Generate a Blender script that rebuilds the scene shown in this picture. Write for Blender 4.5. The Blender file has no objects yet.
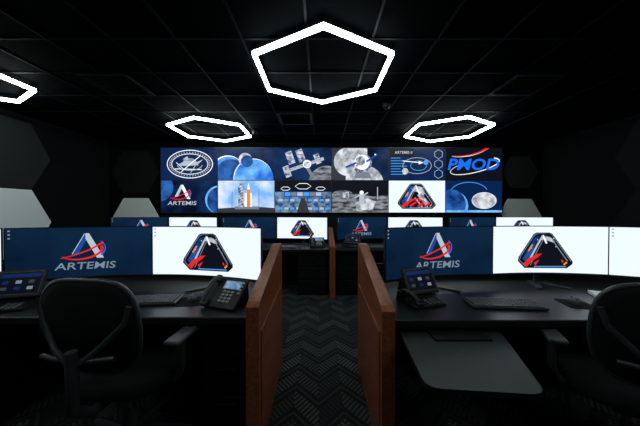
import bpy, bmesh, math, random
from mathutils import Vector, Matrix, Euler
random.seed(4)
S = bpy.context.scene
S.view_settings.view_transform = 'Standard'
S.view_settings.look = 'None'
S.view_settings.exposure = 0.0
PI = math.pi

# ------------------------------------------------------------ materials
def mat(name, col, rough=0.6, metal=0.0, noise=0.0, nscale=20.0, spec=0.5, bump=0.0):
    m = bpy.data.materials.new(name); m.use_nodes = True
    nt = m.node_tree; b = nt.nodes['Principled BSDF']
    b.inputs['Base Color'].default_value = (*col, 1)
    b.inputs['Roughness'].default_value = rough
    b.inputs['Metallic'].default_value = metal
    b.inputs['Specular IOR Level'].default_value = spec
    if noise > 0 or bump > 0:
        tc = nt.nodes.new('ShaderNodeTexCoord')
        n = nt.nodes.new('ShaderNodeTexNoise'); n.inputs['Scale'].default_value = nscale
        n.inputs['Detail'].default_value = 4
        nt.links.new(tc.outputs['Object'], n.inputs['Vector'])
        if noise > 0:
            r = nt.nodes.new('ShaderNodeValToRGB')
            r.color_ramp.elements[0].position = .3; r.color_ramp.elements[1].position = .7
            r.color_ramp.elements[0].color = (*[c*(1-noise) for c in col], 1)
            r.color_ramp.elements[1].color = (*[min(1, c*(1+noise)) for c in col], 1)
            nt.links.new(n.outputs['Fac'], r.inputs[0]); nt.links.new(r.outputs[0], b.inputs['Base Color'])
        if bump > 0:
            bp = nt.nodes.new('ShaderNodeBump'); bp.inputs['Strength'].default_value = bump
            bp.inputs['Distance'].default_value = 0.01
            nt.links.new(n.outputs['Fac'], bp.inputs['Height']); nt.links.new(bp.outputs[0], b.inputs['Normal'])
    return m

def emis(name, col, strength=1.0, col2=None, nscale=4.0, lo=.35, hi=.65, detail=5, vec=(1,1,1)):
    m = bpy.data.materials.new(name); m.use_nodes = True
    nt = m.node_tree; b = nt.nodes['Principled BSDF']
    b.inputs['Base Color'].default_value = (0, 0, 0, 1)
    b.inputs['Roughness'].default_value = 0.35
    b.inputs['Specular IOR Level'].default_value = 0.1
    b.inputs['Emission Color'].default_value = (*col, 1)
    b.inputs['Emission Strength'].default_value = strength
    if col2 is not None:
        tc = nt.nodes.new('ShaderNodeTexCoord')
        mp = nt.nodes.new('ShaderNodeMapping'); mp.inputs['Scale'].default_value = vec
        n = nt.nodes.new('ShaderNodeTexNoise'); n.inputs['Scale'].default_value = nscale
        n.inputs['Detail'].default_value = detail
        r = nt.nodes.new('ShaderNodeValToRGB')
        r.color_ramp.elements[0].position = lo; r.color_ramp.elements[1].position = hi
        r.color_ramp.elements[0].color = (*col, 1); r.color_ramp.elements[1].color = (*col2, 1)
        nt.links.new(tc.outputs['Object'], mp.inputs[0]); nt.links.new(mp.outputs[0], n.inputs['Vector'])
        nt.links.new(n.outputs['Fac'], r.inputs[0]); nt.links.new(r.outputs[0], b.inputs['Emission Color'])
    return m

M_wall = mat('black_wall_paint', (.0035, .0037, .004), .9, noise=.15, nscale=6, spec=.08)
M_side = mat('charcoal_wall_paint', (.0075, .008, .0086), .9, noise=.12, nscale=5, spec=.08)
M_ceil = mat('black_ceiling_tile', (.0006, .0010, .0017), .9, noise=.3, nscale=30, bump=.2, spec=.02)
M_tbar = mat('ceiling_tbar_black', (.0018, .0028, .0045), .6, spec=.06)
M_white = mat('white_acoustic_felt', (.93, .95, .95), .9, noise=.03, nscale=60)
M_grey = mat('grey_acoustic_felt', (.026, .028, .029), .9, noise=.08, nscale=60, spec=.15)
M_greyd = mat('dark_grey_acoustic_felt', (.011, .012, .013), .9, noise=.08, nscale=60, spec=.15)
M_desk = mat('dark_laminate_desk', (.014, .018, .019), .36, noise=.15, nscale=25, spec=.45)
M_deskedge = mat('desk_edge_black', (.006, .006, .007), .5)
M_cab = mat('console_cabinet_black', (.003, .003, .0035), .6, spec=.25)
M_pla = mat('black_plastic', (.009, .010, .011), .45, spec=.4)
M_kbody = mat('keyboard_body_grey', (.045, .05, .054), .4)
M_key = mat('charcoal_keys', (.10, .11, .118), .5)
M_keyl = mat('grey_keys', (.42, .44, .45), .5)
M_grpla = mat('graphite_plastic', (.06, .066, .072), .4)
M_tray = mat('grey_laminate', (.025, .031, .032), .5, noise=.08, nscale=30)
M_fab = mat('chair_black_fabric', (.009, .010, .0115), .9, noise=.3, nscale=150, bump=.3, spec=.2)
M_frame = mat('chair_frame_plastic', (.045, .05, .055), .35)
M_chrome = mat('dark_metal', (.25, .25, .26), .35, 1.0)
M_paper = mat('white_paper', (.8, .82, .82), .7)
M_vent = mat('vent_dark_metal', (.006, .007, .008), .5, spec=.2)
M_felt = mat('mouse_pad_cloth', (.005, .005, .006), .9, spec=.2)

def wood():
    m = bpy.data.materials.new('cherry_wood_veneer'); m.use_nodes = True
    nt = m.node_tree; b = nt.nodes['Principled BSDF']; b.inputs['Roughness'].default_value = .3
    b.inputs['Specular IOR Level'].default_value = .45
    tc = nt.nodes.new('ShaderNodeTexCoord'); mp = nt.nodes.new('ShaderNodeMapping')
    mp.inputs['Scale'].default_value = (18, 1.6, 22)
    n = nt.nodes.new('ShaderNodeTexNoise'); n.inputs['Scale'].default_value = 2.2; n.inputs['Detail'].default_value = 7
    n.inputs['Distortion'].default_value = .6
    r = nt.nodes.new('ShaderNodeValToRGB')
    r.color_ramp.elements[0].position = .3; r.color_ramp.elements[1].position = .7
    r.color_ramp.elements[0].color = (.20, .050, .021, 1); r.color_ramp.elements[1].color = (.40, .118, .052, 1)
    L = nt.links.new
    L(tc.outputs['Object'], mp.inputs[0]); L(mp.outputs[0], n.inputs['Vector']); L(n.outputs['Fac'], r.inputs[0]); L(r.outputs[0], b.inputs['Base Color'])
    return m
M_wood = wood()

def carpet():
    m = bpy.data.materials.new('chevron_carpet'); m.use_nodes = True
    nt = m.node_tree; b = nt.nodes['Principled BSDF']; b.inputs['Roughness'].default_value = .95
    b.inputs['Specular IOR Level'].default_value = .05
    L = nt.links.new
    g = nt.nodes.new('ShaderNodeNewGeometry'); sp = nt.nodes.new('ShaderNodeSeparateXYZ'); L(g.outputs['Position'], sp.inputs[0])
    def M(op, a, c=None):
        n = nt.nodes.new('ShaderNodeMath'); n.operation = op
        for i, v in enumerate((a, c)):
            if v is None: continue
            if isinstance(v, (int, float)): n.inputs[i].default_value = v
            else: L(v, n.inputs[i])
        return n.outputs[0]
    x = M('ADD', sp.outputs[0], 10.04); y = M('ADD', sp.outputs[1], 10.0)
    W = .17
    tri = M('PINGPONG', x, W)
    s = M('ADD', y, M('MULTIPLY', tri, 1.1))
    band = M('GREATER_THAN', M('FRACT', M('DIVIDE', s, .26)), .42)
    s2 = M('SUBTRACT', y, M('MULTIPLY', tri, 1.3))
    h1 = M('GREATER_THAN', M('FRACT', M('DIVIDE', s2, .05)), .45)
    h2 = M('GREATER_THAN', M('FRACT', M('DIVIDE', s, .065)), .65)
    n = nt.nodes.new('ShaderNodeTexWhiteNoise'); n.noise_dimensions = '2D'
    cb = nt.nodes.new('ShaderNodeCombineXYZ')
    L(M('FLOOR', M('DIVIDE', x, W)), cb.inputs[0]); L(M('FLOOR', M('DIVIDE', s, .26)), cb.inputs[1]); L(cb.outputs[0], n.inputs['Vector'])
    rnd = M('ADD', M('MULTIPLY', n.outputs['Value'], .9), .15)
    p = M('MULTIPLY', M('MULTIPLY', band, h1), rnd)
    q = M('MULTIPLY', M('MULTIPLY', M('SUBTRACT', 1.0, band), h2), .35)
    tot = M('ADD', p, q)
    no = nt.nodes.new('ShaderNodeTexNoise'); no.inputs['Scale'].default_value = 250; L(g.outputs['Position'], no.inputs['Vector'])
    tot = M('MULTIPLY', tot, M('ADD', no.outputs['Fac'], .45))
    r = nt.nodes.new('ShaderNodeValToRGB')
    r.color_ramp.elements[0].color = (.017, .0195, .020, 1); r.color_ramp.elements[1].color = (.092, .10, .10, 1)
    L(tot, r.inputs[0]); L(r.outputs[0], b.inputs['Base Color'])
    return m
M_carpet = carpet()

E_tube = emis('hex_light_diffuser', (.84, 1.0, .95), 20.0)
E_navy = emis('screen_navy', (.003, .018, .085), 1.0)
E_navy2 = emis('screen_navy_gradient', (.002, .009, .028), 1.0, (.006, .027, .066), 1.3)
E_white = emis('screen_white', (.80, .89, 1.0), 1.12)
E_black = emis('screen_black', (.002, .003, .008), 1.0)
E_txtw = emis('graphic_white', (.9, .95, 1), 1.15)
E_grey = emis('graphic_grey', (.2, .22, .27), 1.0)
E_lgrey = emis('graphic_light_grey', (.5, .55, .64), 1.0)
E_mgrey = emis('graphic_mid_grey', (.20, .26, .34), 1.0)
E_dgrey = emis('graphic_dark_grey', (.035, .04, .055), 1.0)
E_ink = emis('graphic_ink', (.005, .006, .012), 1.0)
E_red = emis('graphic_red', (.85, .02, .02), 1.0)
E_blue = emis('graphic_blue', (.01, .17, 1.0), 1.0)
E_dblue = emis('graphic_deep_blue', (.01, .07, .34), 1.0)
E_lblue = emis('graphic_light_blue', (.07, .38, .95), 1.0)
E_cyan = emis('graphic_cyan', (.1, .6, .9), 1.0)
E_orange = emis('graphic_orange', (.9, .28, .04), 1.0)
E_moon = emis('moon_surface', (.26, .28, .32), 1.0, (.82, .86, .92), 7)
E_moond = emis('moon_surface_dark', (.03, .03, .035), 1.0, (.30, .33, .37), 6, vec=(1, 1, 3))
E_planet = emis('planet_blue', (.015, .17, .8), 1.0, (.22, .6, 1.0), 3.0)
E_planetd = emis('planet_dark_blue', (.002, .022, .14), 1.0, (.03, .15, .5), 4)
E_sky = emis('launch_sky', (.22, .5, 1.0), 1.0, (.9, .95, 1.0), 2.5)
E_steel = emis('spacecraft_panels', (.05, .08, .16), 1.0, (.75, .8, .9), 14)
E_space = emis('space_deep', (.001, .004, .018), 1.0, (.006, .03, .12), 2.0)
E_room = emis('control_room_picture', (.02, .05, .12), 1.0, (.2, .32, .5), 9)
E_phone = emis('phone_display', (.06, .16, .3), 1.0, (.25, .4, .6), 30)

# ------------------------------------------------------------ builder
class B:
    def __init__(s, name):
        s.name = name; s.bm = bmesh.new(); s.mats = []
    def mi(s, m):
        if m not in s.mats: s.mats.append(m)
        return s.mats.index(m)
    def _add(s, verts, faces, m, T=None, smooth=False):
        vs = [s.bm.verts.new(T @ Vector(v) if T else Vector(v)) for v in verts]
        i = s.mi(m)
        for f in faces:
            try:
                fc = s.bm.faces.new([vs[k] for k in f]); fc.material_index = i; fc.smooth = smooth
            except ValueError: pass
    def box(s, c, sz, m, rot=(0, 0, 0), bev=0.0, T=None, seg=2):
        t = bmesh.new(); bmesh.ops.create_cube(t, size=1.0)
        bmesh.ops.scale(t, vec=Vector(sz), verts=t.verts)
        if bev > 0:
            bmesh.ops.bevel(t, geom=list(t.edges), offset=bev, segments=seg, affect='EDGES', profile=.5)
        X = Matrix.Translation(c) @ Euler(rot).to_matrix().to_4x4()
        if T: X = T @ X
        t.verts.index_update()
        s._add([v.co.copy() for v in t.verts], [[v.index for v in f.verts] for f in t.faces], m, X)
        t.free()
    def cyl(s, p1, p2, r1, m, r2=None, n=16, T=None, cap=True):
        p1 = Vector(p1); p2 = Vector(p2); r2 = r1 if r2 is None else r2
        q = (p2-p1).to_track_quat('Z', 'Y')
        vs = []
        for p, r in ((p1, r1), (p2, r2)):
            for k in range(n):
                a = 2*PI*k/n; vs.append(p + q @ Vector((r*math.cos(a), r*math.sin(a), 0)))
        fs = [[k, (k+1) % n, n+(k+1) % n, n+k] for k in range(n)]
        s._add(vs, fs, m, T, True)
        if cap:
            s._add(vs[:n], [list(range(n))[::-1]], m, T); s._add(vs[n:], [list(range(n))], m, T)
    def tube(s, pts, r, m, closed=False, n=8, T=None):
        pts = [Vector(p) for p in pts]; N = len(pts); vs = []
        up = None
        for i, p in enumerate(pts):
            a = pts[(i-1) % N] if (closed or i > 0) else p
            b = pts[(i+1) % N] if (closed or i < N-1) else p
            t = (b-a).normalized()
            if up is None:
                up = Vector((0, 0, 1)) if abs(t.z) < .9 else Vector((0, 1, 0))
            u = (up - t*up.dot(t)).normalized(); up = u; w = t.cross(u)
            for k in range(n):
                an = 2*PI*k/n; vs.append(p + u*r*math.cos(an) + w*r*math.sin(an))
        fs = []
        for i in range(N if closed else N-1):
            j = (i+1) % N
            for k in range(n):
                fs.append([i*n+k, i*n+(k+1) % n, j*n+(k+1) % n, j*n+k])
        s._add(vs, fs, m, T, True)
        if not closed:
            s._add(vs[:n], [list(range(n))], m, T); s._add(vs[-n:], [list(range(n))], m, T)
    def prism(s, pts, z0, z1, m, T=None, sidem=None):
        n = len(pts)
        lo = [(p[0], p[1], z0) for p in pts]; hi = [(p[0], p[1], z1) for p in pts]
        s._add(hi, [list(range(n))], m, T); s._add(lo, [list(range(n))[::-1]], m, T)
        s._add(lo+hi, [[k, (k+1) % n, n+(k+1) % n, n+k] for k in range(n)], sidem or m, T)
    def finish(s, loc=(0, 0, 0), rz=0.0):
        me = bpy.data.meshes.new(s.name); s.bm.to_mesh(me); s.bm.free()
        for m in s.mats: me.materials.append(m)
        o = bpy.data.objects.new(s.name, me); S.collection.objects.link(o)
        o.location = loc; o.rotation_euler = (0, 0, rz)
        return o
def clone(o, loc, rz=0.0):
    n = bpy.data.objects.new(o.name.split('.')[0], o.data); S.collection.objects.link(n)
    n.location = loc; n.rotation_euler = (0, 0, rz); return n

_tc = {}
def text_mesh(body, bold=.0):
    k = (body, bold)
    if k in _tc: return _tc[k]
    cu = bpy.data.curves.new('t', 'FONT'); cu.body = body; cu.size = 1; cu.align_x = 'CENTER'; cu.align_y = 'CENTER'
    cu.offset = bold; cu.resolution_u = 3
    ob = bpy.data.objects.new('t', cu); S.collection.objects.link(ob)
    bpy.context.view_layer.update()
    me = bpy.data.meshes.new_from_object(ob.evaluated_get(bpy.context.evaluated_depsgraph_get()))
    v = [tuple(x.co) for x in me.vertices]; f = [list(p.vertices) for p in me.polygons]
    bpy.data.objects.remove(ob); bpy.data.curves.remove(cu); bpy.data.meshes.remove(me)
    _tc[k] = (v, f); return v, f

class Canvas:
    """flat artwork on a screen surface; fn(u,v,layer)->3D"""
    def __init__(s, b, fn, clip=None): s.b = b; s.fn = fn; s.clip = clip
    def cl(s, pts):
        if not s.clip: return pts
        x0, x1, y0, y1 = s.clip
        def cut(P, ins, inter):
            out = []
            for i in range(len(P)):
                a = P[i-1]; c = P[i]
                if ins(c):
                    if not ins(a): out.append(inter(a, c))
                    out.append(c)
                elif ins(a): out.append(inter(a, c))
            return out
        def ix(x): return lambda a, c: (x, a[1]+(c[1]-a[1])*(x-a[0])/(c[0]-a[0]))
        def iy(y): return lambda a, c: (a[0]+(c[0]-a[0])*(y-a[1])/(c[1]-a[1]), y)
        for ins, it in ((lambda p: p[0] >= x0, ix(x0)), (lambda p: p[0] <= x1, ix(x1)), (lambda p: p[1] >= y0, iy(y0)), (lambda p: p[1] <= y1, iy(y1))):
            if not pts: return pts
            pts = cut(pts, ins, it)
        return pts
    def poly(s, pts, m, l=1):
        pts = s.cl(list(pts))
        if len(pts) < 3: return
        s.b._add([s.fn(u, v, l) for u, v in pts], [list(range(len(pts)))], m)
    def rect(s, x0, x1, y0, y1, m, l=1): s.poly([(x0, y0), (x1, y0), (x1, y1), (x0, y1)], m, l)
    def disc(s, cx, cy, rx, m, l=1, ry=None, n=40, rot=0):
        ry = ry or rx; c, q = math.cos(rot), math.sin(rot)
        s.poly([(cx+c*rx*math.cos(a)-q*ry*math.sin(a), cy+q*rx*math.cos(a)+c*ry*math.sin(a)) for a in [2*PI*k/n for k in range(n)]], m, l)
    def line(s, pts, w0, m, l=1, w1=None, closed=False):
        N = len(pts); L = []; R = []
        for i, p in enumerate(pts):
            a = pts[(i-1) % N] if (closed or i > 0) else p
            b = pts[(i+1) % N] if (closed or i < N-1) else p
            dx, dy = b[0]-a[0], b[1]-a[1]; d = math.hypot(dx, dy) or 1
            w = (w0 if w1 is None else w0+(w1-w0)*i/(N-1))/2
            L.append((p[0]-dy/d*w, p[1]+dx/d*w)); R.append((p[0]+dy/d*w, p[1]-dx/d*w))
        for i in range(N if closed else N-1):
            j = (i+1) % N
            s.poly([R[i], R[j], L[j], L[i]], m, l)
    def arc(s, cx, cy, rx, ry, a0, a1, w0, m, l=1, w1=None, rot=0, n=28):
        c, q = math.cos(rot), math.sin(rot); P = []
        for k in range(n+1):
            a = math.radians(a0+(a1-a0)*k/n); x = rx*math.cos(a); y = ry*math.sin(a)
            P.append((cx+c*x-q*y, cy+q*x+c*y))
        s.line(P, w0, m, l, w1)
    def text(s, body, cx, cy, size, m, l=1, bold=.01, sx=1.0, shear=0.0):
        v, f = text_mesh(body, bold)
        s.b._add([s.fn(cx+(x+shear*y)*size*sx, cy+y*size, l) for x, y, z in v], f, m)

def artemis(c, cx, cy, h, l=1, dim=True):
    k = h
    A = lambda pts: [(cx+x*k, cy+y*k) for x, y in pts]
    tw = E_lgrey if dim else E_txtw
    c.poly(A([(-.38, -.12), (-.22, -.12), (.02, .36), (.05, .5), (-.05, .5)]), E_dblue if dim else E_lgrey, l)
    c.line(A([(-.36, -.11), (-.05, .49)]), .02*k, tw, l+1)
    c.poly(A([(-.03, .5), (.06, .5), (.44, -.24), (.26, -.24), (-.03, .34)]), tw, l+1)
    c.arc(cx-.12*k, cy-.02*k, .52*k, .24*k, 200, 375, .02*k, E_red, l+2, .085*k, rot=.15)
    c.arc(cx-.02*k, cy+.06*k, .5*k, .33*k, 320, 400, .05*k, E_blue, l+3, .01*k)
    c.line(A([(-.62, -.22), (-.3, -.14), (.1, .02), (.42, .22)]), .015*k, E_red, l+3, .06*k)
    c.text('ARTEMIS', cx, cy-.47*k, .29*k, E_mgrey if dim else E_lgrey, l, .008, 1.35, .12)

def patch(c, cx, cy, h, l=1):
    P = lambda pts, q=1: [(cx+x*h*q, cy+y*h*q) for x, y in pts]
    out = [(-.76, -.30), (-.73, -.18), (-.30, .46), (-.22, .5), (.14, .5), (.22, .46), (.74, -.30), (.74, -.38), (.60, -.5), (-.56, -.5)]
    c.poly(P(out), E_ink, l)
    c.line(P(out, .93), .018*h, E_mgrey, l+1, closed=True)
    c.poly(P(out, .87), E_ink, l+2)
    c.poly(P([(-.62, -.24), (-.26, .38), (.02, .40), (-.14, .1), (-.3, -.2), (-.5, -.34)]), E_planetd, l+3)
    c.disc(cx+.04*h, cy+.14*h, .26*h, E_grey, l+4); c.disc(cx+.05*h, cy+.16*h, .22*h, E_moon, l+5)
    c.disc(cx-.08*h, cy+.02*h, .20*h, E_ink, l+6, .17*h)
    c.line(P([(-.50, -.42), (-.22, .12), (-.05, .42)]), .05*h, E_lgrey, l+7)
    c.line(P([(-.40, -.42), (-.16, .08), (-.03, .32)]), .02*h, E_grey, l+7)
    c.line(P([(-.05, .42), (.10, .08)]), .05*h, E_txtw, l+7)
    c.poly(P([(.0, .05), (.16, .12), (.50, -.28), (.34, -.36)]), E_steel, l+7)
    c.line(P([(-.08, -.06), (.22, -.44)]), .045*h, E_lgrey, l+8); c.line(P([(.06, .02), (.42, -.44)]), .04*h, E_lgrey, l+8)
    c.line(P([(.2, .3), (.6, -.3)]), .025*h, E_mgrey, l+8)
    c.line(P([(-.56, -.42), (-.40, -.26), (-.18, -.14), (.06, -.10), (.28, -.2)]), .14*h, E_red, l+9, .03*h)
    c.line(P([(-.28, -.40), (-.06, -.24), (.2, -.14)]), .11*h, E_red, l+10, .02*h)
    c.line(P([(.04, -.42), (.28, -.24)]), .10*h, E_red, l+9); c.line(P([(.30, -.42), (.48, -.28)]), .08*h, E_red, l+9); c.line(P([(.50, -.40), (.58, -.33)]), .05*h, E_orange, l+9)
    c.line(P([(-.30, -.455), (.56, -.45)]), .025*h, E_lblue, l+10)
    c.line(P([(-.46, -.02), (-.34, .16)]), .04*h, E_orange, l+8)
    for x, y in ((-.38, .06), (.3, .1), (.24, .34), (-.2, .3), (.42, -.02)): c.disc(cx+x*h, cy+y*h, .012*h, E_txtw, l+8, n=8)

# ------------------------------------------------------------ room shell
XL, XR, YB, YF, H = -5.0, 5.3, 6.3, -3.0, 2.95
def slab(name, c, sz, m):
    b = B(name); b.box(c, sz, m); return b.finish()
slab('floor', ((XL+XR)/2, (YB+YF)/2, -.05), (XR-XL+.4, YB-YF+.4, .1), M_carpet)
slab('ceiling', ((XL+XR)/2, (YB+YF)/2, H+.05), (XR-XL+.4, YB-YF+.4, .1), M_ceil)
slab('wall_back', ((XL+XR)/2, YB+.1, H/2), (XR-XL+.4, .2, H), M_wall)
slab('wall_rear', ((XL+XR)/2, YF-.1, H/2), (XR-XL+.4, .2, H), M_wall)
slab('wall_left', (XL-.1, (YB+YF)/2, H/2), (.2, YB-YF, H), M_side)
slab('wall_right', (XR+.1, (YB+YF)/2, H/2), (.2, YB-YF, H), M_side)
slab('baseboard_left', (XL+.008, (YB+YF)/2, .05), (.016, YB-YF, .1), M_cab)
slab('baseboard_right', (XR-.008, (YB+YF)/2, .05), (.016, YB-YF, .1), M_cab)
slab('baseboard_back', ((XL+XR)/2, YB-.008, .05), (XR-XL-.04, .016, .1), M_cab)
b = B('ceiling_grid')
x = XL
while x < XR: b.box((x, (YB+YF)/2, H-.004), (.022, YB-YF, .008), M_tbar); x += .61
y = YF
while y < YB: b.box(((XL+XR)/2, y, H-.0045), (XR-XL, .022, .007), M_tbar); y += .61
b.finish()
def vent(x, y):
    b = B('ceiling_vent')
    b.box((0, 0, -.008), (.58, .58, .016), M_vent, bev=.004)
    for k in range(7): b.box((0, -.21+.07*k, -.02), (.5, .035, .006), M_tbar, rot=(.5, 0, 0))
    b.finish((x, y, H-.009))
vent(-.42, 4.63); vent(2.6, 3.4); vent(-2.56, 3.4)
def dome(x, y):
    b = B('security_camera')
    b.cyl((0, 0, -.03), (0, 0, 0), .06, M_vent, n=24)
    for k in range(6):
        a = k/6*PI/2; a2 = (k+1)/6*PI/2
        b.cyl((0, 0, -.03-.05*math.sin(a)), (0, 0, -.03-.05*math.sin(a2)), .05*math.cos(a), M_pla, r2=max(.001, .05*math.cos(a2)), n=20, cap=False)
    b.finish((x, y, H-.009))
dome(1.0, 4.0); dome(-1.3, 5.3)

def hexpts(r, a0=0): return [(r*math.cos(a0+PI/3*k), r*math.sin(a0+PI/3*k)) for k in range(6)]
def hexpanel(loc, axis, m, r=.655):
    b = B('hexagon_acoustic_panel')
    if axis == 'Y': T = Matrix.Rotation(PI/2, 4, 'X'); d = Vector((0, -.001, 0))
    elif axis == 'X+': T = Matrix.Rotation(PI/2, 4, 'Z') @ Matrix.Rotation(PI/2, 4, 'X'); d = Vector((.001, 0, 0))
    else: T = Matrix.Rotation(-PI/2, 4, 'Z') @ Matrix.Rotation(PI/2, 4, 'X'); d = Vector((-.001, 0, 0))
    b.prism(hexpts(r-.012), .0, .035, m, T); b.prism(hexpts(r-.003), 0, .025, m, T)
    return b.finish(Vector(loc)+d)
zt, zb = 2.27, 1.13
hexpanel((XL, 4.25, zt), 'X+', M_grey); hexpanel((XL, 4.25, zb), 'X+', M_white)
hexpanel((XL, 3.26, 1.70), 'X+', M_white)
hexpanel((XR, 4.1, zt), 'X-', M_greyd); hexpanel((XR, 4.1, zb), 'X-', M_greyd); hexpanel((XR, 3.11, 1.7), 'X-', M_grey)
hexpanel((-4.36, YB, zt-.03), 'Y', M_greyd, .58); hexpanel((-4.36, YB, zb), 'Y', M_white, .58)
hexpanel((4.73, YB, zt-.03), 'Y', M_grey, .44) ; hexpanel((4.73, YB, zb), 'Y', M_white, .56)

# ------------------------------------------------------------ hex ceiling lights
def hexlight(x, y, r=.8, a0=PI/6):
    b = B('hexagon_pendant_light'); q = .019
    o = hexpts(r+q, a0); i = hexpts(r-q, a0); z0, z1 = -.018, .018
    vs = [(p[0], p[1], z0) for p in o]+[(p[0], p[1], z0) for p in i]+[(p[0], p[1], z1) for p in o]+[(p[0], p[1], z1) for p in i]
    lo = []; up = []
    for k in range(6):
        j = (k+1) % 6
        lo += [[k, j, 6+j, 6+k], [k, j, 12+j, 12+k], [6+k, 6+j, 18+j, 18+k]]; up.append([12+k, 12+j, 18+j, 18+k])
    b._add(vs, lo, E_tube); b._add([(v[0], v[1], v[2]+.002) for v in vs], up, M_vent)
    for p in hexpts(r, a0): b.cyl((p[0], p[1], .018), (p[0], p[1], .068), .003, M_vent, n=6)
    b.finish((x, y, 2.87))
hexlight(.03, 2.98, .775); hexlight(-4.23, 3.03, .70); hexlight(-2.08, 5.12, .74); hexlight(2.43, 5.12, .77)
hexlight(-2.1, .4); hexlight(2.3, .4)  # unseen pair above the frame, added to light the near desks and chairs

# ------------------------------------------------------------ video wall
W0, W1, Z0, Z1, YW = -3.72, 4.26, 1.285, 2.80, 6.2
b = B('video_wall')
b.box(((W0+W1)/2, YW+.03, (Z0+Z1)/2), (W1-W0+.03, .058, Z1-Z0+.03), M_pla)
b.box(((W0+W1)/2, YW+.04, .62), (W1-W0+.03, .04, 1.24), M_cab)
pw, ph = (W1-W0)/6, (Z1-Z0)/2
def panel(ci, ri):
    cx = W0+pw*(ci+.5); cz = Z1-ph*(ri+.5); hw, hh = pw/2-.008, ph/2-.008
    k = hh
    c = Canvas(b, lambda u, v, l: (cx+u*k, YW-.001-.0012*l, cz+v*k), (-hw/k, hw/k, -1, 1))
    return c, hw/k
def bg(c, w, m): c.rect(-w, w, -1, 1, m, 0)
c, w = panel(0, 0); bg(c, w, E_navy)
c.disc(.05, 0, 1.45, E_txtw, 1, .90); c.disc(.05, 0, 1.40, E_navy, 2, .85)
for k in range(44):
    a = 2*PI*k/44; c.line([(.05+1.2*math.cos(a), .70*math.sin(a)), (.05+1.31*math.cos(a), .78*math.sin(a))], .05, E_lgrey, 3)
c.disc(.05, 0, 1.16, E_txtw, 4, .66); c.disc(.05, 0, 1.12, E_navy, 5, .62)
for k in range(7): c.arc(.05, -1.1+.05*k, 1.1-.05*k, 1.15, 60, 120, .025, E_lgrey, 6)
c.poly([(-.7, -.05), (-.2, .22), (.5, .12), (.9, .3), (.5, -.08), (-.3, -.12)], E_lgrey, 7)
c.poly([(-.4, .3), (-.1, .5), (0, .25)], E_lgrey, 7); c.line([(-.9, -.3), (.8, -.35)], .05, E_txtw, 7); c.line([(-.8, .1), (-.3, -.35)], .04, E_txtw, 7)
c.line([(-.5, -.5), (.2, .1), (.7, .5)], .05, E_txtw, 8); c.line([(.1, -.55), (.4, -.1)], .05, E_lgrey, 8); c.arc(.05, -.0, .8, .4, 190, 350, .04, E_lgrey, 8)
# planets
c, w = panel(1, 0); bg(c, w, E_space)
c.disc(-1.15, -.5, 1.05, E_txtw, 1); c.disc(-1.10, -.55, 1.03, E_planet, 2); c.disc(-.98, -.66, .97, E_planetd, 3)
c.disc(.45, -.9, 1.25, E_txtw, 4); c.disc(.48, -.94, 1.24, E_planet, 5)
c.disc(-.05, .28, .42, E_moon, 6); c.disc(.06, .18, .38, E_planetd, 7)
# satellite
c, w = panel(2, 0); bg(c, w, E_space)
c.disc(1.5, -1.3, 1.2, E_moond, 1)
for (x, y, r) in ((-.75, .42, .5), (-.1, .55, .5), (-.95, -.45, .45), (.95, .35, .4)):
    R = .35; ca, sa = math.cos(R), math.sin(R)
    q = [(-r*.55, -r*.8), (r*.3, -r*.8), (r*.3, r*.8), (-r*.55, r*.8)]
    c.poly([(x+ca*a-sa*d, y+sa*a+ca*d) for a, d in q], E_steel, 2)
    for t in (-.5, 0, .5): c.line([(x-.5*r, y+t*r), (x+.35*r, y+t*r+.2*r)], .03, E_dblue, 3)
c.line([(-1.2, -.5), (1.3, .35)], .2, E_lgrey, 4); c.line([(-.9, -.35), (1.1, .3)], .08, E_steel, 5)
c.disc(.25, .0, .26, E_txtw, 6); c.disc(.25, -.02, .18, E_steel, 7); c.line([(.2, -.1), (.6, -.8)], .2, E_grey, 5)
# capsule
c, w = panel(3, 0); bg(c, w, E_moon)
c.rect(.45, w, -1, 1, E_space, 1); c.disc(.3, -1.3, 1.2, E_moon, 2); c.rect(-w, -.9, -1, 1, E_dgrey, 1); c.disc(-.75, .15, .9, E_moon, 2)
c.disc(.12, .05, .62, E_steel, 3); c.disc(.12, .12, .48, E_txtw, 4); c.disc(.02, .2, .3, E_steel, 5)
c.poly([(-.25, -.5), (.55, -.5), (.75, -.9), (-.4, -.9)], E_grey, 5); c.line([(-.9, -.2), (-.2, .1)], .12, E_dblue, 5); c.line([(.4, .15), (1.1, .6)], .12, E_dblue, 5)
c.disc(.95, .6, .05, E_txtw, 6); c.disc(-.2, -.1, .08, E_orange, 6)
# telemetry
c, w = panel(4, 0); bg(c, w, E_navy)
c.rect(-w, -.2, .45, 1, E_ink, 1)
for k in range(7): c.rect(-1.65, -1.05+.14*(k % 4), .36-.17*k, .40-.17*k, E_lblue, 2)
c.arc(.0, -.1, .9, .5, 0, 360, .03, E_lgrey, 3, n=50); c.arc(.1, -.1, .5, .3, 0, 360, .025, E_cyan, 3)
for k in range(3): c.line([(1.35+hx, -.0+.62*(k-1)+hy) for hx, hy in hexpts(.28, PI/6)], .03, E_lgrey, 3, closed=True)
c.disc(-.75, -.45, .2, E_moon, 4); c.disc(.55, .1, .15, E_planet, 4); c.text('ARTEMIS II', -.85, .72, .24, E_lgrey, 4)
c.line([(-.9, .2), (.1, .1)], .05, E_txtw, 4); c.poly([(.1, .2), (.4, .08), (.1, -.02)], E_txtw, 4)
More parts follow.
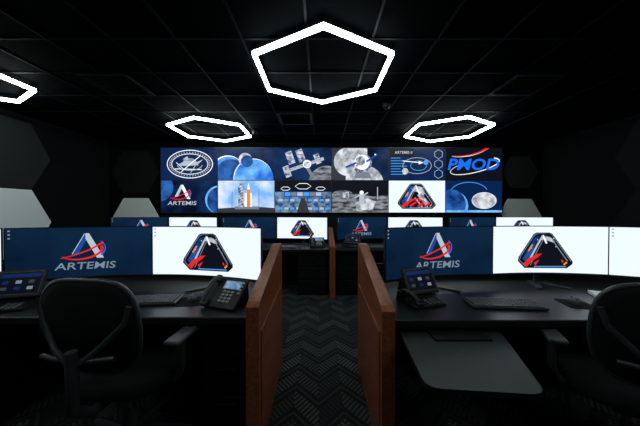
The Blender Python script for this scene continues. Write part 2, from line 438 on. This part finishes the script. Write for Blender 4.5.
# PMOD
c, w = panel(5, 0); bg(c, w, E_ink)
c.arc(.05, -.14, 1.58, .38, 120, 395, .02, E_txtw, 1, .07, rot=.24, n=50)
c.text('PMOD', -.02, -.06, .98, E_blue, 2, .02, 1.16, .2)
c.arc(-1.0, 2.75, 2.9, 2.30, 262, 322, .015, E_txtw, 4, .08); c.arc(-.98, 2.8, 2.9, 2.30, 262, 324, .015, E_red, 5, .16)
# artemis over planet
c, w = panel(0, 1); bg(c, w, E_space)
c.disc(-1.9, .6, .9, E_planetd, 1); c.disc(1.9, -.2, .9, E_planet, 1); c.disc(2.0, -.25, .88, E_planetd, 2); artemis(c, -.45, .14, 1.2, 2, False)
# rocket
c, w = panel(1, 1); bg(c, w, E_sky)
c.poly([(-w, -1), (w, -1), (w, -.72), (.4, -.62), (-w, -.75)], E_dgrey, 1); c.rect(-.72, .8, -.8, -.62, E_grey, 2)
c.rect(-.5, -.16, -.7, .82, E_steel, 2)
for k in range(8): c.line([(-.5, -.6+.18*k), (-.16, -.45+.18*k)], .03, E_dgrey, 3)
c.rect(.04, .26, -.65, .45, E_orange, 3); c.poly([(.06, .45), (.24, .45), (.17, .85), (.13, .85)], E_txtw, 3)
c.rect(-.05, .04, -.65, .22, E_txtw, 4); c.rect(.26, .35, -.65, .22, E_txtw, 4); c.line([(-.16, .5), (.06, .45)], .05, E_grey, 4)
c.line([(-.9, -.7), (-.88, .3)], .04, E_grey, 2); c.line([(.8, -.7), (.8, .5)], .04, E_grey, 2)
# control room picture
c, w = panel(2, 1); bg(c, w, E_room)
c.rect(-w, w, .3, 1, E_ink, 1); c.rect(-1.2, 1.2, -.02, .32, E_dblue, 2)
for k in range(6): c.rect(-1.15+.39*k, -.8+.39*k, .04, .27, (E_lblue, E_grey, E_lgrey)[k % 3], 3)
for hx, hy, s in ((0, .65, .5), (-1.1, .5, .3), (1.1, .5, .3)): c.line([(hx+x*s, hy+y*s*.4) for x, y in hexpts(1)], .035, E_txtw, 4, closed=True)
for r in range(3):
    for k in range(9):
        x = -1.55+.37*k; c.rect(x, x+.26, -.3-.26*r, -.16-.26*r, (E_lgrey, E_dblue, E_lblue, E_grey)[(k*2+r) % 4], 3)
c.poly([(-.12, -.1), (.12, -.1), (.4, -1), (-.4, -1)], E_dgrey, 5)
# lunar astronaut
c, w = panel(3, 1); bg(c, w, E_ink)
c.poly([(-w, -1), (w, -1), (w, .1), (.8, .0), (-.3, .2), (-w, .05)], E_moond, 1); c.disc(-1.1, .1, .7, E_moond, 2, .3)
c.poly([(-.2, -.9), (.8, -.8), (1.0, -.3), (.4, -.1), (-.3, -.4)], E_moon, 3)
c.disc(.1, .25, .13, E_txtw, 5); c.rect(-.05, .26, -.2, .16, E_lgrey, 5); c.rect(-.06, .07, -.5, -.2, E_lgrey, 5); c.rect(.14, .26, -.5, -.2, E_lgrey, 5)
c.line([(-.03, .1), (-.35, -.1)], .08, E_lgrey, 6); c.line([(.24, .1), (.5, .25)], .08, E_lgrey, 6); c.rect(-1.1, -.7, -.1, .3, E_steel, 5); c.line([(1.1, -.2), (1.1, .6)], .05, E_lgrey, 5)
c, w = panel(4, 1); bg(c, w, E_white); patch(c, 0, .02, 1.6, 1)
# moon
c, w = panel(5, 1); bg(c, w, E_navy); c.disc(-1.3, -.6, .95, E_planet, 1); c.disc(-1.45, -.5, .95, E_planetd, 2); c.disc(.65, -.25, .78, E_txtw, 3, .52); c.disc(.65, -.25, .76, E_moon, 4, .5); c.arc(-.3, .2, 1.2, .7, 20, 160, .04, E_lblue, 2); c.rect(-w, w, -1, -.86, E_planet, 5)
b.finish()

# ------------------------------------------------------------ curved monitors
MW, MH = .92, .395
def monitor(kind):
    b = B('curved_monitor')
    def cy(x): return -.055*(x/(MW/2))**2
    zb_ = .088; N = 16
    xs = [-MW/2+MW*k/N for k in range(N+1)]
    vs = []
    for x in xs:
        y = cy(x); vs += [(x, y, zb_), (x, y, zb_+MH), (x, y+.028, zb_+MH-.004), (x, y+.028, zb_+.004)]
    fs = []
    for k in range(N):
        a = 4*k; d = 4*(k+1)
        for i in range(4): fs.append([a+i, d+i, d+(i+1) % 4, a+(i+1) % 4])
    fs += [[0, 1, 2, 3], [4*N+3, 4*N+2, 4*N+1, 4*N]]
    b._add(vs, fs, M_pla)
    bz = .007; em = E_white if kind == 'w' else E_navy2
    fn = lambda u, v, l: (u, cy(u)-.0015-.0006*l, zb_+MH/2+v)
    for k in range(N):
        x0 = max(xs[k], -MW/2+bz); x1 = min(xs[k+1], MW/2-bz)
        b._add([fn(x0, -MH/2+.018, 0), fn(x1, -MH/2+.018, 0), fn(x1, MH/2-bz, 0), fn(x0, MH/2-bz, 0)], [[0, 1, 2, 3]], em)
    c = Canvas(b, fn)
    if kind == 'w': patch(c, .0, .0, .285, 1)
    else: artemis(c, 0, .02, .255, 1)
    for k in range(3): c.rect(-MW/2+.02, -MW/2+.032, MH/2-.028-.026*k, MH/2-.018-.026*k, E_mgrey if kind == 'b' else E_lblue, 1)
    b.box((0, .07, .16), (.06, .02, .3), M_grpla, bev=.005); b.box((0, .045, .27), (.14, .05, .12), M_pla, bev=.008)
    b.prism([(-.13, -.1), (-.105, -.12), (0, .03), (.105, -.12), (.13, -.1), (.05, .12), (-.05, .12)], .0, .012, M_grpla)
    return b
_m = {}
def put_monitor(kind, A, Bp, z=.741):
    cx, cyy = (A[0]+Bp[0])/2, (A[1]+Bp[1])/2; rz = math.atan2(Bp[1]-A[1], Bp[0]-A[0])
    off = .045; loc = (cx-math.sin(rz)*off, cyy+math.cos(rz)*off, z)
    if kind not in _m: _m[kind] = monitor(kind).finish(loc, rz)
    else: clone(_m[kind], loc, rz)
put_monitor('b', (-2.2, 1.85), (-1.315, 2.08)); put_monitor('w', (-1.29, 2.08), (-.44, 1.9))
put_monitor('w', (-2.85, 1.25), (-2.26, 1.82))
put_monitor('b', (.475, 1.9), (1.35, 2.09)); put_monitor('w', (1.365, 2.1), (2.24, 2.07)); put_monitor('w', (2.28, 2.05), (2.98, 1.57))
for kind, A, Bp in (('w', (-.76, 4.75), (.12, 4.55)), ('b', (-1.68, 4.55), (-.79, 4.75)), ('w', (-2.68, 4.72), (-1.78, 4.58)), ('b', (-3.6, 4.58), (-2.72, 4.72)),
                    ('b', (.30, 4.55), (1.18, 4.75)), ('w', (1.22, 4.75), (2.12, 4.58)), ('b', (2.24, 4.58), (3.12, 4.75)), ('w', (3.16, 4.75), (4.05, 4.62))):
    put_monitor(kind, A, Bp)

# ------------------------------------------------------------ consoles
def console(xa, xb, y0, y1, peds):
    b = B('console_desk')
    b.box(((xa+xb)/2, (y0+y1)/2, .72), (abs(xb-xa), y1-y0, .04), M_desk, bev=.006)
    b.box(((xa+xb)/2, y0+.012, .719), (abs(xb-xa)-.01, .03, .041), M_deskedge, bev=.006)
    b.box(((xa+xb)/2, y1-.03, .35), (abs(xb-xa), .03, .70), M_cab)
    b.box(((xa+xb)/2, y1-.02, .80), (abs(xb-xa), .03, .12), M_cab, bev=.004)
    for px, wd in peds:
        b.box((px, (y0+y1)/2+.02, .35), (wd, y1-y0-.12, .699), M_cab, bev=.003)
        for k in range(3):
            b.box((px, y0+.076, .14+.21*k), (wd-.03, .012, .19), M_cab, bev=.004)
            b.box((px, y0+.064, .19+.21*k), (.12, .012, .012), M_pla, bev=.003)
    return b.finish()
console(-4.3, -.404, 1.5, 2.45, [(-.56, .3), (-2.2, .4), (-4.05, .4)])
console(.404, 4.5, 1.46, 2.45, [(2.35, .4), (3.9, .4)])
console(-3.9, .148, 4.11, 5.0, [(-.12, .46), (-1.75, .4), (-3.6, .4)])
console(.237, 4.3, 4.11, 5.0, [(.50, .46), (2.2, .4), (4.0, .4)])
def endpanel(x0, x1, yn, yf, zn, zf):
    b = B('wood_console_end_panel')
    T = Matrix(((0, 0, 1, 0), (1, 0, 0, 0), (0, 1, 0, 0), (0, 0, 0, 1)))
    b.prism([(yn, 0), (yf, 0), (yf, zf), (yf-.08, zf), (yn+.04, zn), (yn, zn-.02)], x0, x1, M_wood, T)
    xi = x1 if x0 < 0 else x0; s = 1 if x0 < 0 else -1
    b.prism([(yn+.05, .1), (yf-.05, .1), (yf-.05, .72), (yn+.05, .68)], min(xi, xi+.006*s), max(xi, xi+.006*s), M_wood, T)
    return b.finish()
endpanel(-.40, -.33, 1.42, 2.30, .845, 1.06)
endpanel(.33, .40, 1.40, 2.30, .83, 1.06)
endpanel(.152, .19, 4.02, 5.0, .80, 1.02); endpanel(.195, .233, 4.02, 5.0, .80, 1.02)

b = B('keyboard_tray')
def roundpoly(P, r, n=5):
    out = []
    for i in range(len(P)):
        a = Vector(P[i-1]); c = Vector(P[i]); d = Vector(P[(i+1) % len(P)])
        p0 = c+(a-c).normalized()*r; p1 = c+(d-c).normalized()*r
        for k in range(n+1):
            t = k/n; q = p0*(1-t)**2+c*2*t*(1-t)+p1*t*t; out.append((q.x, q.y))
    return out
b.prism(roundpoly([(.41, 1.01), (.84, .97), (1.02, 1.5), (.45, 1.52)], .06), .645, .667, M_tray, sidem=M_deskedge)
b.box((.75, 1.62, .668), (.3, .5, .02), M_pla, bev=.004); b.box((.75, 1.45, .635), (.1, .3, .02), M_chrome)
b.finish()

# ------------------------------------------------------------ desk items
def keyboard():
    b = B('keyboard')
    T = Matrix.Rotation(.06, 4, 'X')
    b.box((0, 0, .012), (.44, .15, .014), M_kbody, bev=.004, T=T)
    for r in range(6):
        y = -.056+.0225*r; xx = -.205
        while xx < .2:
            if r == 0 and -.12 < xx < .0:
                b.box((-.045, y, .022), (.13, .018, .008), M_key, bev=.002, T=T, seg=1); xx = .03
            if abs(xx-.085) > .007: b.box((xx+.009, y, .022), (.018, .018, .008), M_key, bev=.002, T=T, seg=1)
            xx += .0215
    return b
kb = keyboard().finish((-1.15, 1.74, .7425), .10)
clone(kb, (1.17, 1.68, .7425), -.08)
clone(kb, (-.6, 4.27, .7425), 0); clone(kb, (1.0, 4.27, .7425), 0); clone(kb, (2.5, 4.27, .7425), 0); clone(kb, (-2.2, 4.27, .7425), 0)
def mouse():
    b = B('computer_mouse'); n = 14; rings = 7; vs = []
    for i in range(rings):
        t = i/(rings-1)*PI/2
        for k in range(n):
            a = 2*PI*k/n; vs.append((.031*math.cos(a)*math.cos(t)**.6 if t < PI/2-.01 else 0, .055*math.sin(a)*math.cos(t)**.6 if t < PI/2-.01 else 0, .034*math.sin(t)*(1-.2*math.sin(a))+.001))
    b._add(vs, [[i*n+k, i*n+(k+1) % n, (i+1)*n+(k+1) % n, (i+1)*n+k] for i in range(rings-1) for k in range(n)], M_grpla, smooth=True)
    b.cyl((-.003, .03, .029), (.003, .03, .029), .008, M_chrome, n=10)
    return b
ms = mouse().finish((-.86, 1.78, .7435), .1); clone(ms, (1.66, 1.72, .7435), -.2); clone(ms, (1.38, 4.3, .741)); clone(ms, (-.33, 4.25, .741))
b = B('mouse_pad'); b.prism(roundpoly([(-.08, -.09), (.08, -.09), (.08, .09), (-.08, .09)], .02), 0, .003, M_felt); mp = b.finish((-.86, 1.76, .7402), .1); clone(mp, (1.66, 1.71, .7402), -.2)

def deskphone(kind):
    b = B('desk_phone' if kind else 'video_desk_phone')
    X = Matrix(((0, 0, 1, 0), (1, 0, 0, 0), (0, 1, 0, 0), (0, 0, 0, 1)))
    hc = M_grpla if kind else M_pla
    if kind:
        b.prism([(-.09, 0), (.10, 0), (.085, .135), (.06, .14), (-.09, .012)], -.10, .10, M_pla, X)
        T = Matrix.Translation((0, -.015, .078)) @ Matrix.Rotation(math.radians(41), 4, 'X')
        b.box((.0, 0, 0), (.26, .21, .018), M_pla, bev=.006, T=T)
        b.box((.035, .055, .0105), (.13, .062, .004), M_keyl, T=T, bev=.001)
        b.box((.035, .055, .013), (.118, .052, .002), E_phone, T=T)
        for r in range(4):
            for k in range(3): b.box((-.002+.03*k, .005-.022*r, .012), (.022, .014, .006), M_keyl, bev=.002, T=T, seg=1)
        for k in range(4): b.box((.105, .075-.024*k, .012), (.018, .012, .005), M_keyl, bev=.001, T=T, seg=1)
        hx = -.09
    else:
        b.prism([(-.11, 0), (.11, 0), (.07, .16), (.05, .16), (-.0, .03), (-.11, .014)], -.11, .11, M_pla, X)
        for r in range(4):
            for k in range(3): b.box((.0+.032*k, -.035-.02*r, .028-.0025*r), (.024, .014, .006), M_key, bev=.002, seg=1)
        T = Matrix.Translation((0.02, .03, .135)) @ Matrix.Rotation(math.radians(62), 4, 'X')
        b.box((0, 0, 0), (.25, .18, .02), M_pla, bev=.007, T=T)
        b.box((0, .004, .0105), (.22, .145, .002), M_grpla, T=T)
        b.box((0, .004, .0118), (.212, .137, .001), E_black, T=T)
        c = Canvas(b, lambda u, v, l: T @ Vector((u, .004+v, .0125+.0004*l)))
        c.rect(-.1, .1, .035, .06, E_navy, 1)
        for k in range(3):
            for q in range(2): c.rect(-.085+.065*k, -.055+.065*k, -.045+.04*q, -.025+.04*q, (E_dgrey, E_navy, E_grey)[(k+q) % 3], 1)
        T = Matrix.Translation((-.03, -.04, .03)) @ Matrix.Rotation(.12, 4, 'X'); hx = -.085
    b.tube([(hx, -.085, .035), (hx, -.05, .052), (hx, 0, .056), (hx, .05, .052), (hx, .085, .035)], .016, hc, n=10, T=T)
    b.box((hx, .085, .026), (.046, .05, .026), hc, bev=.01, T=T); b.box((hx, -.085, .026), (.046, .05, .026), hc, bev=.01, T=T)
    P = [(hx-.0, -.1, .02)]
    for k in range(24): P.append((hx-.03+.010*math.cos(k*1.6), -.095+.0045*k, .008+.008*math.sin(k*1.6)))
    b.tube(P, .0025, M_pla, n=5, T=T)
    return b
p1 = deskphone(1).finish((-.60, 1.70, .7415), -.35)
p2 = deskphone(0).finish((.66, 1.74, .7415), .35)
clone(p2, (-1.93, 1.66, .7415), .3); clone(p1, (-.05, 4.35, .7415), .2) ; clone(p2, (.52, 4.36, .7415), -.2)

b = B('notepad')
for k in range(6): b.box((.001*(k % 3), 0, .002+.003*k), (.15, .21, .0028), M_paper)
b.box((0, .098, .012), (.152, .018, .022), M_cab); b.finish((2.00, 1.84, .7415), -.5)
b = B('paper_sheet')
b.box((0, 0, .001), (.21, .28, .0016), M_paper)
for k in range(10): b.box((-.01, .1-.022*k, .0021), (.15-.02*(k % 3), .004, .0004), M_grpla)
b.finish((2.28, 1.75, .7415), -.5)
b = B('pen'); b.cyl((-.06, 0, .005), (.06, 0, .005), .0045, M_pla, n=8); b.cyl((.06, 0, .005), (.075, 0, .005), .0045, M_chrome, r2=.0008, n=8); b.cyl((-.05, .004, .009), (-.02, .004, .009), .0012, M_chrome, n=6); b.finish((1.84, 1.62, .741), .8)

# ------------------------------------------------------------ task chairs
def chair():
    b = B('office_chair')
    for k in range(5):
        a = 2*PI*k/5+.3; d = Vector((math.cos(a), math.sin(a), 0))
        b.tube([(0, 0, .12), d*.12+Vector((0, 0, .115)), d*.31+Vector((0, 0, .08))], .022, M_frame, n=8)
        q = d*.31; t = Vector((-d.y, d.x, 0))
        for s in (-1, 1):
            c0 = q+t*(.012*s)+Vector((0, 0, .028)); b.cyl(c0, c0+t*(.016*s), .028, M_pla, n=14)
        b.cyl(q+Vector((0, 0, .05)), q+Vector((0, 0, .09)), .012, M_chrome, n=8)
    b.cyl((0, 0, .09), (0, 0, .25), .032, M_frame); b.cyl((0, 0, .25), (0, 0, .40), .018, M_chrome)
    b.box((0, -.02, .41), (.22, .26, .05), M_frame, bev=.015)
    def sup(a, e): c = math.cos(a); return math.copysign(abs(c)**e, c)
    n = 32; prof = [(.90, .43), (.99, .445), (1.0, .46), (.97, .485), (.86, .497), (.6, .495), (.3, .488)]
    vs = []
    for s, z in prof:
        for k in range(n):
            a = 2*PI*k/n; x = .25*s*sup(a, .6); y = .245*s*sup(a-PI/2, .6)
            zz = z - (.03*max(0, (y-.12)/.12)**2) ; vs.append((x, y+.03, zz))
    L = len(prof)
    b._add(vs, [[i*n+k, i*n+(k+1) % n, (i+1)*n+(k+1) % n, (i+1)*n+k] for i in range(L-1) for k in range(n)]+[list(range(n))[::-1], [(L-1)*n+k for k in range(n)]], M_fab, smooth=True)
    zc, hz, hx = .80, .235, .235
    def bp(a, s, off=0):
        x = hx*s*sup(a, .62); z = hz*s*sup(a-PI/2, .62)
        wsc = 1-.22*max(0, -z/hz)**1.3-.03*max(0, z/hz); x *= wsc
        y = -.255 - .10*(z/hz)*.5 - .03*math.cos(z/hz*2.2) + .9*x*x
        return (x, y+off, zc+z)
    ss = [1, .97, .85, .65, .4, .15]
    for off in (-.012, .03):
        vs = [bp(2*PI*k/n, s if off < 0 or s < 1 else .98, off if s < .99 else .008) for s in ss for k in range(n)]
        b._add(vs, [[i*n+k, i*n+(k+1) % n, (i+1)*n+(k+1) % n, (i+1)*n+k] for i in range(len(ss)-1) for k in range(n)]+[[(len(ss)-1)*n+k for k in range(n)]], M_fab, smooth=True)
    b.tube([bp(2*PI*k/40, 1.0, .002) for k in range(40)], .013, M_frame, closed=True, n=8)
    b.tube([(0, -.08, .40), (0, -.24, .41), (0, -.325, .48), (0, -.325, .62), (0, -.33, .74)], .024, M_frame, n=10)
    for s in (-1, 1):
        b.tube([(0, -.325, .66), (.10*s, -.31, .74), (.19*s, -.27, .84), (.215*s, -.27, .92)], .012, M_frame, n=8)
        b.tube([(.16*s, 0, .42), (.27*s, 0, .43), (.305*s, -.02, .50), (.31*s, -.03, .66)], .020, M_frame, n=10)
        b.box((.305*s, .01, .672), (.085, .26, .028), M_grpla, bev=.012, seg=3)
    b.tube([(-.17, -.298, .70), (-.08, -.315, .695), (.08, -.315, .695), (.17, -.298, .70)], .012, M_frame, n=8)
    return b
ch = chair().finish((-1.05, 1.46, 0), -.06)
clone(ch, (1.55, 1.33, 0), -.42)
clone(ch, (1.5, 3.7, 0), -.3); clone(ch, (-2.3, 3.7, 0), .1)

# ------------------------------------------------------------ world, camera
wd = bpy.data.worlds.new('room_ambient'); S.world = wd; wd.use_nodes = True
wd.node_tree.nodes['Background'].inputs[0].default_value = (.01, .012, .015, 1); wd.node_tree.nodes['Background'].inputs[1].default_value = .5
cam = bpy.data.cameras.new('camera'); co = bpy.data.objects.new('camera', cam); S.collection.objects.link(co)
cam.sensor_width = 36; cam.lens = 265*36/640; cam.clip_start = .02
co.location = (0, 0, 1.35); co.rotation_euler = (math.radians(90-.65), 0, 0)
S.camera = co
